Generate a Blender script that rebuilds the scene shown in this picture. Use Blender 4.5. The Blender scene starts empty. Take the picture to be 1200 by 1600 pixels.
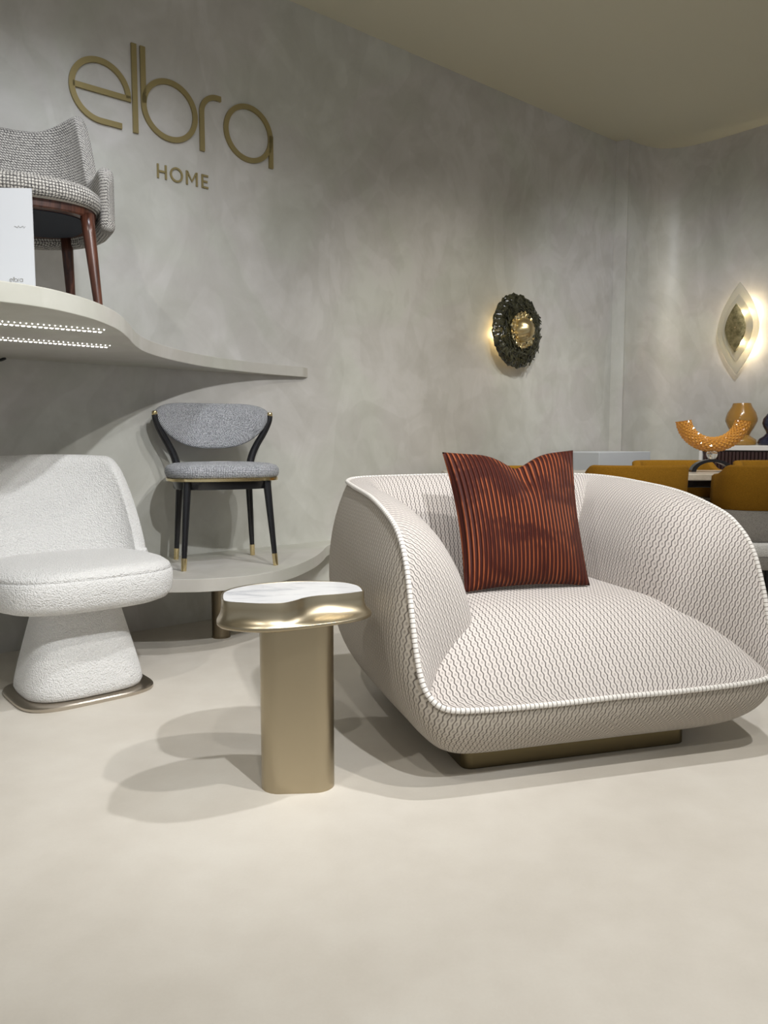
import bpy, bmesh, math, random
from mathutils import Vector, Matrix
random.seed(7)
PI = math.pi
scene = bpy.context.scene
col = scene.collection

# ------------------------------------------------------------------ camera, world, lights, exposure
cam_d = bpy.data.cameras.new('camera'); cam = bpy.data.objects.new('camera', cam_d); col.objects.link(cam)
cam_d.sensor_fit = 'VERTICAL'; cam_d.sensor_height = 36.0; cam_d.lens = 1220/1600*36.0
cam_d.clip_start = 0.05
cam.location = (0, 0, 0.88)
cam.rotation_euler = (PI/2 - math.atan(110/1220), 0, 0)
scene.camera = cam
scene.view_settings.view_transform = 'Standard'
scene.view_settings.look = 'None'
scene.view_settings.gamma = 1.0
scene.view_settings.use_curve_mapping = False
scene.view_settings.exposure = 0.45
wd = bpy.data.worlds.new('hall_light'); scene.world = wd; wd.use_nodes = True
wd.node_tree.nodes['Background'].inputs[0].default_value = (0.93, 0.97, 1.0, 1)
wd.node_tree.nodes['Background'].inputs[1].default_value = 0.31

def spot(name, loc, target, energy, angle, blend=0.5, color=(1, 0.97, 0.92), radius=0.035):
    d = bpy.data.lights.new(name, 'SPOT'); d.energy = energy; d.spot_size = math.radians(angle); d.spot_blend = blend
    d.color = color; d.shadow_soft_size = radius
    o = bpy.data.objects.new(name, d); col.objects.link(o); o.location = loc
    o.rotation_euler = (Vector(target)-Vector(loc)).to_track_quat('-Z', 'Y').to_euler()
    return o
spot('track_spot', (0.97, 2.12, 2.98), (0.15, 2.2, 0.2), 95, 92, 0.8, (0.97, 0.98, 1.0))
spot('track_spot', (1.36, 1.18, 2.98), (0.0, 2.2, 0.2), 95, 88, 0.8, (1.0, 0.98, 0.95))
spot('track_spot', (1.0, 0.0, 2.98), (-0.95, 3.1, 0.6), 190, 60, 0.7, (0.96, 0.98, 1.0))
spot('track_spot', (-1.0, 0.5, 2.98), (0.2, 3.3, 0.4), 45, 75, 0.8, (1.0, 0.97, 0.92))
spot('track_spot', (-0.62, 2.2, 2.98), (-1.25, 3.45, 1.45), 34, 66, 1.0, (0.84, 0.89, 1.0))
spot('track_spot', (1.0, 2.9, 2.98), (0.75, 4.9, 0.6), 85, 78, 1.0, (1.0, 0.97, 0.88))
spot('track_spot', (1.75, 3.4, 2.98), (2.1, 6.0, 0.9), 105, 74, 1.0, (0.93, 0.95, 1.0), 0.06)
spot('track_spot', (2.3, 3.6, 2.98), (1.8, 4.4, 0.6), 60, 80, 0.8, (1.0, 0.97, 0.92))
spot('track_spot', (0.2, -0.4, 2.98), (0.2, 1.5, 0.0), 48, 95, 1.0, (1.0, 0.97, 0.91))

# ------------------------------------------------------------------ shader expression helper
class X:
    def __init__(s, nt, sock): s.nt = nt; s.s = sock
    def _m(s, op, *a):
        n = s.nt.nodes.new('ShaderNodeMath'); n.operation = op
        for i, v in enumerate((s,)+a):
            if isinstance(v, X): s.nt.links.new(v.s, n.inputs[i])
            else: n.inputs[i].default_value = v
        return X(s.nt, n.outputs[0])
    def __add__(s, o): return s._m('ADD', o)
    def __sub__(s, o): return s._m('SUBTRACT', o)
    def __mul__(s, o): return s._m('MULTIPLY', o)
    def __truediv__(s, o): return s._m('DIVIDE', o)
    def cos(s): return s._m('COSINE')
    def abs(s): return s._m('ABSOLUTE')
    def floor(s): return s._m('FLOOR')
    def round(s): return s._m('ROUND')
    def pow(s, p): return s._m('POWER', p)
    def mod(s, p): return s._m('FLOORED_MODULO', p)
    def ss(s, a, b):
        n = s.nt.nodes.new('ShaderNodeMapRange'); n.interpolation_type = 'SMOOTHSTEP'
        s.nt.links.new(s.s, n.inputs['Value']); n.inputs['From Min'].default_value = a; n.inputs['From Max'].default_value = b
        return X(s.nt, n.outputs[0])

class Mat:
    def __init__(s, name, base=(0.8, 0.8, 0.8), rough=0.5, metal=0.0, **kw):
        s.m = bpy.data.materials.new(name); s.m.use_nodes = True; s.nt = s.m.node_tree
        s.b = s.nt.nodes['Principled BSDF']
        s.b.inputs['Base Color'].default_value = (*base, 1); s.b.inputs['Roughness'].default_value = rough
        s.b.inputs['Metallic'].default_value = metal
        for k, v in kw.items(): s.b.inputs[k.replace('_', ' ')].default_value = v
    def coord(s, kind='Object', scale=(1, 1, 1)):
        t = s.nt.nodes.new('ShaderNodeTexCoord'); m = s.nt.nodes.new('ShaderNodeMapping')
        m.inputs['Scale'].default_value = scale
        s.nt.links.new(t.outputs[kind], m.inputs['Vector']); return m.outputs[0]
    def uv(s):
        t = s.nt.nodes.new('ShaderNodeTexCoord'); sp = s.nt.nodes.new('ShaderNodeSeparateXYZ')
        s.nt.links.new(t.outputs['UV'], sp.inputs[0]); return X(s.nt, sp.outputs[0]), X(s.nt, sp.outputs[1])
    def noise(s, scale, detail=4, rough=0.55, vec=None, dist=0.0):
        n = s.nt.nodes.new('ShaderNodeTexNoise'); n.inputs['Scale'].default_value = scale
        n.inputs['Detail'].default_value = detail; n.inputs['Roughness'].default_value = rough; n.inputs['Distortion'].default_value = dist
        s.nt.links.new(vec if vec else s.coord(), n.inputs['Vector']); return X(s.nt, n.outputs['Fac'])
    def voro(s, scale, vec=None, feature='F1', out='Distance'):
        n = s.nt.nodes.new('ShaderNodeTexVoronoi'); n.feature = feature; n.inputs['Scale'].default_value = scale
        s.nt.links.new(vec if vec else s.coord(), n.inputs['Vector']); return X(s.nt, n.outputs[out])
    def ramp(s, fac, stops):
        n = s.nt.nodes.new('ShaderNodeValToRGB'); e = n.color_ramp.elements
        while len(e) < len(stops): e.new(0.5)
        for i, (p, c) in enumerate(stops): e[i].position = p; e[i].color = (*c, 1)
        s.nt.links.new(fac.s, n.inputs[0]); return n.outputs[0]
    def mix(s, fac, a, b):
        n = s.nt.nodes.new('ShaderNodeMix'); n.data_type = 'RGBA'
        if isinstance(fac, X): s.nt.links.new(fac.s, n.inputs[0])
        else: n.inputs[0].default_value = fac
        for v, i in ((a, 6), (b, 7)):
            if isinstance(v, tuple): n.inputs[i].default_value = (*v, 1)
            else: s.nt.links.new(v, n.inputs[i])
        return n.outputs[2]
    def base(s, sock): s.nt.links.new(sock, s.b.inputs['Base Color'])
    def rough(s, x): s.nt.links.new(x.s, s.b.inputs['Roughness'])
    def bump(s, x, dist=0.002, strength=1.0):
        n = s.nt.nodes.new('ShaderNodeBump'); n.inputs['Distance'].default_value = dist; n.inputs['Strength'].default_value = strength
        s.nt.links.new(x.s, n.inputs['Height']); s.nt.links.new(n.outputs[0], s.b.inputs['Normal'])

def plaster(name, c0, c1, c2, rough=0.42, tk=1.0):
    m = Mat(name, rough=rough)
    big = m.noise(0.8, 3, 0.5, dist=0.5); mid = m.noise(2.4, 6, 0.62, dist=1.0)
    stroke = m.noise(5.0, 4, 0.6, vec=m.coord('Object', (1.0, 1.0, 0.8)), dist=1.3)
    trow = m.noise(1.7, 2, 0.5, vec=m.coord('Object', (1.0, 1.0, 0.7)), dist=2.6)
    trow = trow.ss(0.47, 0.53)*0.06
    f = big*0.30 + mid*0.36 + stroke*0.30 + trow
    tint = m.noise(1.3, 3, 0.5, vec=m.coord('Object', (1.2, 1.2, 1.2)), dist=0.8)
    pink = m.ramp(f, [(0.40, (c0[0]*1.01, c0[1]*.99, c0[2]*.995)), (0.52, (c1[0]*1.01, c1[1]*.99, c1[2])), (0.62, (c2[0]*1.01, c2[1]*.99, c2[2]*1.01))])
    green = m.ramp(f, [(0.40, (c0[0]*.99, c0[1], c0[2]*.97)), (0.52, (c1[0]*.99, c1[1], c1[2]*.975)), (0.62, (c2[0]*.99, c2[1], c2[2]*.98))])
    m.base(m.mix(tint.ss(0.42, 0.58), pink, green))
    m.rough(mid*0.16 + (rough-0.08))
    m.bump(stroke*0.7 + m.noise(40, 3)*0.10, 0.003, 0.16)
    return m.m
M = {}
M['wall'] = plaster('grey_microcement', (0.465, 0.455, 0.42), (0.525, 0.515, 0.48), (0.585, 0.575, 0.54), 0.36)
M['wall_sheen'] = plaster('polished_microcement', (0.465, 0.455, 0.42), (0.525, 0.515, 0.48), (0.585, 0.575, 0.54), 0.38)
M['slab'] = plaster('grey_shelf_plaster', (0.46, 0.45, 0.405), (0.50, 0.49, 0.445), (0.54, 0.53, 0.485), 0.5)
mf = Mat('cream_floor', rough=0.5)
a = mf.noise(1.1, 4, 0.6, dist=0.8); b_ = mf.noise(7, 5, 0.6); sp_ = mf.noise(160, 2)
mf.base(mf.ramp(a*0.5+b_*0.4+sp_*0.1, [(0.35, (0.62, 0.575, 0.505)), (0.5, (0.665, 0.62, 0.55)), (0.65, (0.71, 0.67, 0.60))]))
mf.rough(b_*0.15+0.42); mf.bump(b_*0.6+sp_*0.15, 0.002, 0.25); M['floor'] = mf.m
M['ceil'] = Mat('ceiling_paint', (0.57, 0.545, 0.43), 0.9).m

def weave(name, light, dark, rot=0.0, p=0.0165, q=0.0215, coarse=1.0):
    m = Mat(name, light, 0.85, Sheen_Weight=0.15)
    u, v = m.uv()
    if rot:
        c, s = math.cos(rot), math.sin(rot); u, v = u*c + v*s, v*c - u*s
    U = u/p; V = v/q
    i = U.round(); cv = (V*(2*PI)).cos()
    line = (U - i - cv*0.115*((i*PI).cos())).abs()
    lm = line.ss(0.03, 0.105)                     # 0 in line
    c = U.floor(); par = (c + 1.0).mod(2.0)*0.5
    vv = V - par; dv = (vv - vv.round())*2.35; du = (U - c - 0.5)*2.9
    r = (du*du + dv*dv).pow(0.5)
    ring = ((r - 0.55).abs()).ss(0.10, 0.34)      # 0 in ring
    inner = r.ss(0.2, 0.95)
    strand = m.noise(900, 2)
    k = lm*(ring*0.30 + 0.70)
    dk2 = tuple(x*0.60 for x in light)
    gap = (r - 1.02).ss(0.0, 0.35)
    cen = r.ss(0.30, 0.68)
    colr = m.mix(cen, dk2, light); colr = m.mix(gap, colr, tuple(x*0.80 for x in light)); colr = m.mix(lm, dark, colr)
    colr2 = m.mix(strand.ss(0.35, 0.65), tuple(x*0.9 for x in light), light)
    mm = m.mix(0.15, colr, colr2); m.base(m.mix(lm, dark, mm))
    m.bump(lm*1.0 + cen*0.35 + strand*0.15, 0.0035, 0.8)
    return m.m
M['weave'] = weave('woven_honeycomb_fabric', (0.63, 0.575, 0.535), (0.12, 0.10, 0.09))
M['weave_shaded'] = weave('woven_honeycomb_fabric_shaded', (0.44, 0.39, 0.325), (0.14, 0.115, 0.09))  # same fabric darkened, shade of the outer shell painted into its colour
mp = Mat('piping_fabric', (0.80, 0.765, 0.72), 0.8); u, v = mp.uv()
ln = ((u/0.0125) - (u/0.0125).round()).abs().ss(0.03, 0.10)
mp.base(mp.mix(ln, (0.28, 0.24, 0.20), (0.80, 0.765, 0.72))); mp.bump(ln, 0.002); M['piping'] = mp.m

def boucle(name, c):
    m = Mat(name, c, 0.95, Sheen_Weight=0.3)
    w = m.voro(210); n = m.noise(120, 3)
    m.base(m.mix((w*1.2+n*0.4).ss(0.1, 0.9), c, tuple(x*0.84 for x in c)))
    m.bump(n*1.1 - w*0.9, 0.004, 0.9); return m.m
M['boucle'] = boucle('white_boucle', (0.89, 0.88, 0.865))
def tweed(name, light, dark, p, amount):
    m = Mat(name, light, 0.9, Sheen_Weight=0.15); u, v = m.uv()
    j = m.noise(260, 2, 0.5); u = u/p + j*0.9; v = v/p + m.noise(190, 2, 0.5)*0.9
    lu = (u - u.round()).abs().ss(0.04, 0.26); lv = (v - v.round()).abs().ss(0.04, 0.26)
    k = m.noise(170, 2, 0.6).ss(0.40, 0.52); k2 = m.noise(150, 2, 0.6, vec=m.coord('Object', (1.1, 0.9, 1.3))).ss(0.40, 0.52)
    a = (lu + k*amount)._m('MINIMUM', 1.0); b = (lv + k2*amount)._m('MINIMUM', 1.0); f = a*b
    m.base(m.mix(f, dark, light)); m.bump(f, 0.003, 0.8); return m.m
M['tweed'] = tweed('cream_tweed', (0.66, 0.63, 0.58), (0.06, 0.055, 0.055), 0.0105, 0.12)
M['melange'] = tweed('grey_melange', (0.58, 0.59, 0.62), (0.03, 0.032, 0.04), 0.0075, 0.15)
def bronze(name, c, r, scale=(1, 1, 90)):
    m = Mat(name, c, r, 1.0); n = m.noise(14, 3, vec=m.coord('Object', scale))
    m.rough(n*0.12 + (r-0.06)); return m.m
M['bronze'] = bronze('brushed_champagne_bronze', (0.44, 0.375, 0.265), 0.35)
M['champagne'] = bronze('pale_champagne_metal', (0.50, 0.45, 0.385), 0.30)
M['bronze_dark'] = bronze('dark_bronze', (0.22, 0.18, 0.12), 0.36)
M['brass'] = Mat('polished_brass', (0.78, 0.64, 0.36), 0.2, 1.0).m
M['logo'] = Mat('gold_letter_metal', (0.335, 0.27, 0.125), 0.42, 0.55).m
M['black'] = Mat('black_lacquer', (0.012, 0.012, 0.014), 0.22).m
mw = Mat('walnut', rough=0.3); n = mw.noise(22, 4, vec=mw.coord('Object', (3, 3, 0.25)), dist=1.0)
mw.base(mw.ramp(n, [(0.35, (0.04, 0.014, 0.009)), (0.65, (0.115, 0.042, 0.025))])); M['walnut'] = mw.m
M['underlining'] = Mat('dark_underlining', (0.03, 0.036, 0.05), 0.85).m
mm_ = Mat('white_marble', rough=0.16); n = mm_.noise(7, 6, 0.65, vec=mm_.coord('Object', (0.5, 1.6, 1)), dist=1.6)
mm_.base(mm_.ramp(n, [(0.34, (0.52, 0.53, 0.56)), (0.5, (0.76, 0.76, 0.77)), (0.7, (0.84, 0.84, 0.84))])); M['marble'] = mm_.m
mt = Mat('beige_marble', rough=0.2); n = mt.noise(5, 6, 0.65, dist=1.6)
mt.base(mt.ramp(n, [(0.34, (0.50, 0.43, 0.34)), (0.7, (0.70, 0.64, 0.55))])); M['tabletop'] = mt.m
M['white'] = Mat('white_board', (0.66, 0.68, 0.72), 0.5).m
M['white_paint'] = Mat('white_lacquer', (0.74, 0.72, 0.68), 0.4).m
M['ink'] = Mat('grey_print', (0.30, 0.295, 0.28), 0.6).m
mv = Mat('rust_velvet_corduroy', rough=0.62, Sheen_Weight=0.06, Sheen_Roughness=0.35, Specular_IOR_Level=0.2)
mv.b.inputs['Sheen Tint'].default_value = (0.95, 0.42, 0.25, 1)
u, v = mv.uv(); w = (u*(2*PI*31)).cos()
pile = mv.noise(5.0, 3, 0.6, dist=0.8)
crest_sheen = mv.mix(pile.ss(0.42, 0.58), (0.075, 0.013, 0.006), (0.30, 0.078, 0.028))
mv.base(mv.mix(w.ss(0.1, 0.95), (0.045, 0.008, 0.005), crest_sheen)); mv.bump(w + mv.noise(300, 2)*0.3, 0.003, 0.8); M['velvet'] = mv.m  # copper rib crests: sheen highlights painted into the pile colour
mu = Mat('mustard_fabric', rough=0.95, Specular_IOR_Level=0.15); n = mu.noise(350, 2)
mu.base(mu.ramp(n, [(0.35, (0.19, 0.088, 0.007)), (0.65, (0.29, 0.14, 0.012))])); mu.bump(n, 0.002, 0.5); M['mustard'] = mu.m
M['grey_fabric'] = tweed('grey_fabric', (0.42, 0.39, 0.36), (0.20, 0.19, 0.175), 0.006, 0.5)
M['light_grey'] = Mat('light_grey_paint', (0.50, 0.52, 0.54), 0.5).m
M['amber'] = Mat('amber_glass', (0.80, 0.36, 0.05), 0.12, Transmission_Weight=0.55, IOR=1.45).m
mh = Mat('amber_faceted_glass', (0.78, 0.38, 0.075), 0.10, Transmission_Weight=0.35, IOR=1.6)
M['amber_cut'] = mh.m
M['amber_vase'] = Mat('honey_glass', (0.58, 0.33, 0.08), 0.16, Transmission_Weight=0.55, IOR=1.45).m
M['navy_glass'] = Mat('navy_glass', (0.012, 0.014, 0.035), 0.12).m
M['clear'] = Mat('clear_glass', (0.95, 0.93, 0.9), 0.05, Transmission_Weight=0.9, IOR=1.45).m
mb = Mat('dark_fluted_wood', (0.045, 0.022, 0.02), 0.35); M['fluted'] = mb.m
ms = Mat('smoked_glass_shards', rough=0.12, IOR=1.55, Transmission_Weight=0.25); n = ms.voro(45, out='Color')
nn = ms.noise(35, 3, vec=ms.coord('Object', (1, 1, 1)))
ms.base(ms.ramp(nn, [(0.35, (0.012, 0.013, 0.007)), (0.62, (0.075, 0.072, 0.038))])); ms.bump(nn, 0.004, 0.9); M['shard'] = ms.m
mg = Mat('ribbed_clear_glass', (0.80, 0.77, 0.66), 0.42, Transmission_Weight=0.55, IOR=1.3); M['sconce_glass'] = mg.m
ma = Mat('antique_brass_leaf', rough=0.4, Metallic=0.8) if False else Mat('antique_brass_leaf', (0.34, 0.29, 0.15), 0.42, 0.85)
n = ma.noise(40, 4); ma.base(ma.ramp(n, [(0.35, (0.22, 0.19, 0.09)), (0.65, (0.46, 0.38, 0.20))])); ma.bump(n, 0.003, 0.6); M['leaf'] = ma.m
def emit(name, c, s):
    m = Mat(name, c, 0.5); m.b.inputs['Emission Color'].default_value = (*c, 1); m.b.inputs['Emission Strength'].default_value = s; return m.m
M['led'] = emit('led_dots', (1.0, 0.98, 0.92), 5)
M['led_bar'] = Mat('led_tape', (0.8, 0.78, 0.72), 0.4).m
M['bulb'] = emit('warm_bulb', (1.0, 0.82, 0.5), 30)
M['glow'] = emit('warm_lamp', (1.0, 0.72, 0.3), 4)

# ------------------------------------------------------------------ mesh helpers
def link(name, bm, mat, parent=None, loc=None, smooth=True, recalc=True, bevel=0.0, auto=None):
    if recalc: bmesh.ops.recalc_face_normals(bm, faces=bm.faces)
    me = bpy.data.meshes.new(name); bm.to_mesh(me); bm.free()
    o = bpy.data.objects.new(name, me); col.objects.link(o)
    if mat: me.materials.append(mat)
    if smooth:
        for p in me.polygons: p.use_smooth = True
        if auto:
            bm2 = bmesh.new(); bm2.from_mesh(me)
            for e in bm2.edges:
                if len(e.link_faces) == 2 and e.calc_face_angle(0) > auto: e.smooth = False
            bm2.to_mesh(me); bm2.free()
    if bevel:
        md = o.modifiers.new('bevel', 'BEVEL'); md.width = bevel; md.segments = 3; md.limit_method = 'ANGLE'; md.angle_limit = 0.6
        o.modifiers.new('wn', 'WEIGHTED_NORMAL')
    if parent: o.parent = parent
    if loc: o.location = loc
    return o
def thing(name, label, cat, loc=(0, 0, 0), rotz=0.0, group=None):
    o = bpy.data.objects.new(name, None); col.objects.link(o); o.location = loc; o.rotation_euler = (0, 0, rotz)
    o.empty_display_size = 0.1
    o['label'] = label; o['category'] = cat
    if group: o['group'] = group
    return o
def tag(o, label, cat, group=None):
    o['label'] = label; o['category'] = cat
    if group: o['group'] = group
    return o
def struct(o): o['kind'] = 'structure'; return o
def cr(pts, n, closed=False):
    """Catmull-Rom through points, n samples per span"""
    P = [Vector(p) for p in pts]; out = []; L = len(P)
    for i in range(L if closed else L-1):
        if closed: a, b, c, d = P[i-1], P[i], P[(i+1) % L], P[(i+2) % L]
        else: a, b, c, d = P[max(i-1, 0)], P[i], P[i+1], P[min(i+2, L-1)]
        for k in range(n):
            t = k/n
            out.append(0.5*((2*b)+(c-a)*t+(2*a-5*b+4*c-d)*t*t+(3*b-a-3*c+d)*t**3))
    if not closed: out.append(P[-1].copy())
    return out
def resample(P, n, closed=False):
    Q = P+[P[0]] if closed else P
    L = [0]
    for i in range(1, len(Q)): L.append(L[-1]+(Q[i]-Q[i-1]).length)
    out = []; m = n if closed else n-1; j = 0
    for k in range(n):
        d = L[-1]*k/m
        while j < len(L)-2 and L[j+1] < d: j += 1
        t = (d-L[j])/max(L[j+1]-L[j], 1e-9); out.append(Q[j].lerp(Q[j+1], min(max(t, 0), 1)))
    return out
def grid(rows, closed=False, uvs=None, cap0=False, cap1=False, bm=None, uvscale=1.0, own=False):
    """rows: list of equal-length point lists; closed: each row is a loop. UV in metres from the first row's lengths"""
    bm = bm or bmesh.new(); uvl = bm.loops.layers.uv.verify()
    V = [[bm.verts.new(p) for p in r] for r in rows]
    n = len(rows[0]); R = len(rows)
    ref = rows[len(rows)//3]; ul = [0]
    for j in range(1, n+1): ul.append(ul[-1]+(Vector(ref[j % n])-Vector(ref[(j-1) % n])).length)
    UL = []
    for rw in (rows if own else []):
        q_ = [0]
        for j in range(1, n+1): q_.append(q_[-1]+(Vector(rw[j % n])-Vector(rw[(j-1) % n])).length)
        UL.append(q_)
    vl = [[0]*(n+1)]
    for i in range(1, R): vl.append([vl[-1][j]+(Vector(rows[i][j % n])-Vector(rows[i-1][j % n])).length for j in range(n+1)])
    for i in range(R-1):
        for j in range(n if closed else n-1):
            k = (j+1) % n
            f = bm.faces.new((V[i][j], V[i][k], V[i+1][k], V[i+1][j]))
            idx = ((i, j), (i, j+1), (i+1, j+1), (i+1, j))
            for lp, (a, b) in zip(f.loops, idx):
                lp[uvl].uv = uvs(a, b) if uvs else ((UL[a][b] if own else ul[b])*uvscale, vl[a][b]*uvscale)
    if cap0: bm.faces.new(V[0][::-1])
    if cap1: bm.faces.new(V[-1])
    return bm
def prism(outline, z0, z1, bm=None):
    return grid([[(x, y, z0) for x, y in outline], [(x, y, z1) for x, y in outline]], True, None, True, True, bm)
def box(cx, cy, cz, sx, sy, sz, bm=None, M4=None):
    bm = bm or bmesh.new()
    r = bmesh.ops.create_cube(bm, size=1); T = Matrix.Translation((cx, cy, cz)) @ Matrix.Diagonal((sx, sy, sz, 1))
    if M4: T = M4 @ T
    bmesh.ops.transform(bm, matrix=T, verts=r['verts']); return bm
def rrect(w, d, r, n=8, cx=0, cy=0, rot=0):
    out = []
    for (sx, sy, a0) in ((1, 1, 0), (-1, 1, 90), (-1, -1, 180), (1, -1, 270)):
        for k in range(n+1):
            a = math.radians(a0+90*k/n); out.append((sx*(w/2-r)+r*math.cos(a), sy*(d/2-r)+r*math.sin(a)))
    c, s = math.cos(rot), math.sin(rot)
    return [(cx+x*c-y*s, cy+x*s+y*c) for x, y in out]
def tube(path, rad, n=12, closed=False, bm=None, cap=True):
    P = [Vector(p) for p in path]; L = len(P)
    rf = rad if callable(rad) else (lambda t: rad)
    rows = []; prev = None; acc = 0
    for i, p in enumerate(P):
        if closed: t = (P[(i+1) % L]-P[i-1]).normalized()
        else: t = (P[min(i+1, L-1)]-P[max(i-1, 0)]).normalized()
        if prev is None:
            nrm = t.orthogonal().normalized()
        else:
            nrm = (prev - t*prev.dot(t)).normalized()
        prev = nrm; bn = t.cross(nrm); r = rf(i/(L-1))
        rows.append([p+(nrm*math.cos(2*PI*k/n)+bn*math.sin(2*PI*k/n))*r for k in range(n)])
    d = [0]
    for i in range(1, L): d.append(d[-1]+(P[i]-P[i-1]).length)
    if closed: rows.append(rows[0]); d.append(d[-1]+(P[0]-P[-1]).length)
    bm = grid(rows, True, lambda a, b: (d[a], b/n), (not closed) and cap, (not closed) and cap, bm)
    if closed: bmesh.ops.remove_doubles(bm, verts=bm.verts, dist=1e-6)
    return bm
def taper(p0, p1, r0, r1, n=20, bm=None, seg=6, squash=None):
    p0 = Vector(p0); p1 = Vector(p1)
    return tube([p0.lerp(p1, k/seg) for k in range(seg+1)], lambda t: r0+(r1-r0)*t, n, False, bm)
def lathe(prof, n=48, bm=None, flute=None):
    rows = []
    for r, z in prof:
        rows.append([(r*(1+(flute(2*PI*k/n, z) if flute else 0))*math.cos(2*PI*k/n), r*(1+(flute(2*PI*k/n, z) if flute else 0))*math.sin(2*PI*k/n), z) for k in range(n)])
    return grid(rows, True, None, True, True, bm)
def sm(a, b, x):
    t = min(max((x-a)/(b-a), 0), 1); return t*t*(3-2*t)
def tri(poly2d):  # fill helper left to n-gons
    return poly2d

# wall frame: t runs along the long wall, N points into the room
D = Vector((0.7639, 0.64534, 0)); N = Vector((0.64534, -0.7639, 0)); P0 = Vector((-1.234, 3.503, 0))
def W(t, d=0.0, z=0.0): return P0 + D*t + N*d + Vector((0, 0, z))
WA = math.atan2(D.y, D.x)
CH = 3.09

# ------------------------------------------------------------------ setting
bm = bmesh.new(); bm.faces.new([bm.verts.new(p) for p in ((-6, -3, 0), (6, -3, 0), (6, 8, 0), (-6, 8, 0))])
struct(link('floor', bm, M['floor'], smooth=False))
bm = box(0, 2.5, CH+0.05, 12, 11, 0.1); struct(link('ceiling', bm, M['ceil'], smooth=False))
# long wall (thick slab behind its face)
bm = bmesh.new()
o4 = [W(-4.0, 0), W(3.87, 0), W(3.87, -0.15), W(-4.0, -0.15)]
prism([(p.x, p.y) for p in o4], 0, CH, bm); struct(link('wall_left', bm, M['wall'], smooth=False))
# slim pilaster then the wall that sweeps round the corner
wl = [(1.722, 6.0), (1.80, 5.945)]
bm = bmesh.new()
pil = [(1.713, 6.003), (1.800, 5.952), (1.87, 6.05), (1.76, 6.13)]
prism(pil, 0, CH, bm); struct(link('trim_corner', bm, M['wall'], smooth=False))
sweep = cr([(1.805, 5.965), (1.86, 6.01), (1.95, 6.075), (2.06, 6.125), (2.17, 6.13), (2.28, 6.095), (2.38, 6.02), (2.49, 5.905), (2.72, 5.63), (3.3, 4.94), (4.4, 3.63), (5.4, 2.45)], 10)
inner = [Vector((p.x, p.y, 0)) for p in [Vector((q[0], q[1], 0)) for q in sweep]] if False else [Vector((p[0], p[1], 0)) for p in [tuple(s)+(0,) for s in sweep]]
outer = []
for i, p in enumerate(inner):
    t = (inner[min(i+1, len(inner)-1)]-inner[max(i-1, 0)]).normalized(); outer.append(p+Vector((-t.y, t.x, 0))*0.12)
loop = inner+outer[::-1]
bm = bmesh.new(); prism([(p.x, p.y) for p in loop], 0, CH, bm)
struct(link('wall_right', bm, M['wall_sheen'], auto=0.7))

# ------------------------------------------------------------------ wall lettering
def wall_local(name, label, cat, t, z):
    return thing(name, label, cat, tuple(W(t, 0, z)), WA)
lg = wall_local('wall_lettering', 'large lowercase gold lettering elbra mounted high on the grey plaster wall', 'lettering', 0, 0)
LT = 0.012     # relief
def strip2d(path, w):
    """flat stroke polygon rows -> extruded stroke in wall plane (x along wall, z up, relief towards -y)"""
    P = [Vector((x, z)) for x, z in path]; L = len(P); bm = bmesh.new(); rows = []
    for i, p in enumerate(P):
        if i == 0: d = P[1]-P[0]
        elif i == L-1: d = P[-1]-P[-2]
        else: d = P[i+1]-P[i-1]
        d.normalize(); n = Vector((-d.y, d.x))*w/2
        a, b = p+n, p-n
        rows.append([(a.x, -0.001, a.y), (a.x, -LT, a.y), (b.x, -LT, b.y), (b.x, -0.001, b.y)])
    grid(rows, True, None, True, True, bm); return bm
def join(a, b):
    me = bpy.data.meshes.new('tmp'); b.to_mesh(me); b.free(); a.from_mesh(me); bpy.data.meshes.remove(me); return a
def arc(cx, cz, rx, rz, a0, a1, n=48): return [(cx+rx*math.cos(math.radians(a0+(a1-a0)*k/n)), cz+rz*math.sin(math.radians(a0+(a1-a0)*k/n))) for k in range(n+1)]
SW = 0.0235
def letter(parts, w=SW, parent=lg, name='letter'):
    bm = bmesh.new()
    for k, p in enumerate(parts):
        join(bm, strip2d(p, w))
    return link(name, bm, M['logo'], parent, smooth=False)
R = 0.1245
letter([arc(0.014, 2.382, R-0.002, R, 0, 270)+[(0.104, 2.382-R)], [(-0.105, 2.382), (0.148, 2.382)]])
letter([[(0.1665, 2.245), (0.1665, 2.624)]])
letter([[(0.2065, 2.624), (0.2065, 2.382)], arc(0.3315, 2.382, R, R, 0, 360, 72)])
letter([[(0.490, 2.243), (0.490, 2.42)]+arc(0.572, 2.42, 0.082, 0.082, 180, 98, 16)+[(0.592, 2.502)]])
letter([arc(0.7415, 2.382, R, R, 0, 360, 72), [(0.8675, 2.245), (0.8675, 2.40)]])
lh = wall_local('wall_lettering', 'small gold capitals HOME below the large wall lettering', 'lettering', 0, 0)
LT = 0.008; w = 0.0085; z0, z1 = 2.075, 2.137
letter([[(0.267, z0), (0.267, z1)], [(0.305, z0), (0.305, z1)], [(0.267, (z0+z1)/2), (0.305, (z0+z1)/2)]], w, lh)
letter([arc(0.357, (z0+z1)/2, 0.0275, 0.029, 0, 360, 40)], w, lh)
letter([[(0.409, z0), (0.409, z1)], [(0.411, z1-0.003), (0.434, z0+0.018), (0.457, z1-0.003)], [(0.459, z0), (0.459, z1)]], w, lh)
letter([[(0.488, z0), (0.488, z1)], [(0.488, z0+w/2), (0.518, z0+w/2)], [(0.488, z1-w/2), (0.518, z1-w/2)], [(0.488, (z0+z1)/2), (0.514, (z0+z1)/2)]], w, lh)

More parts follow.
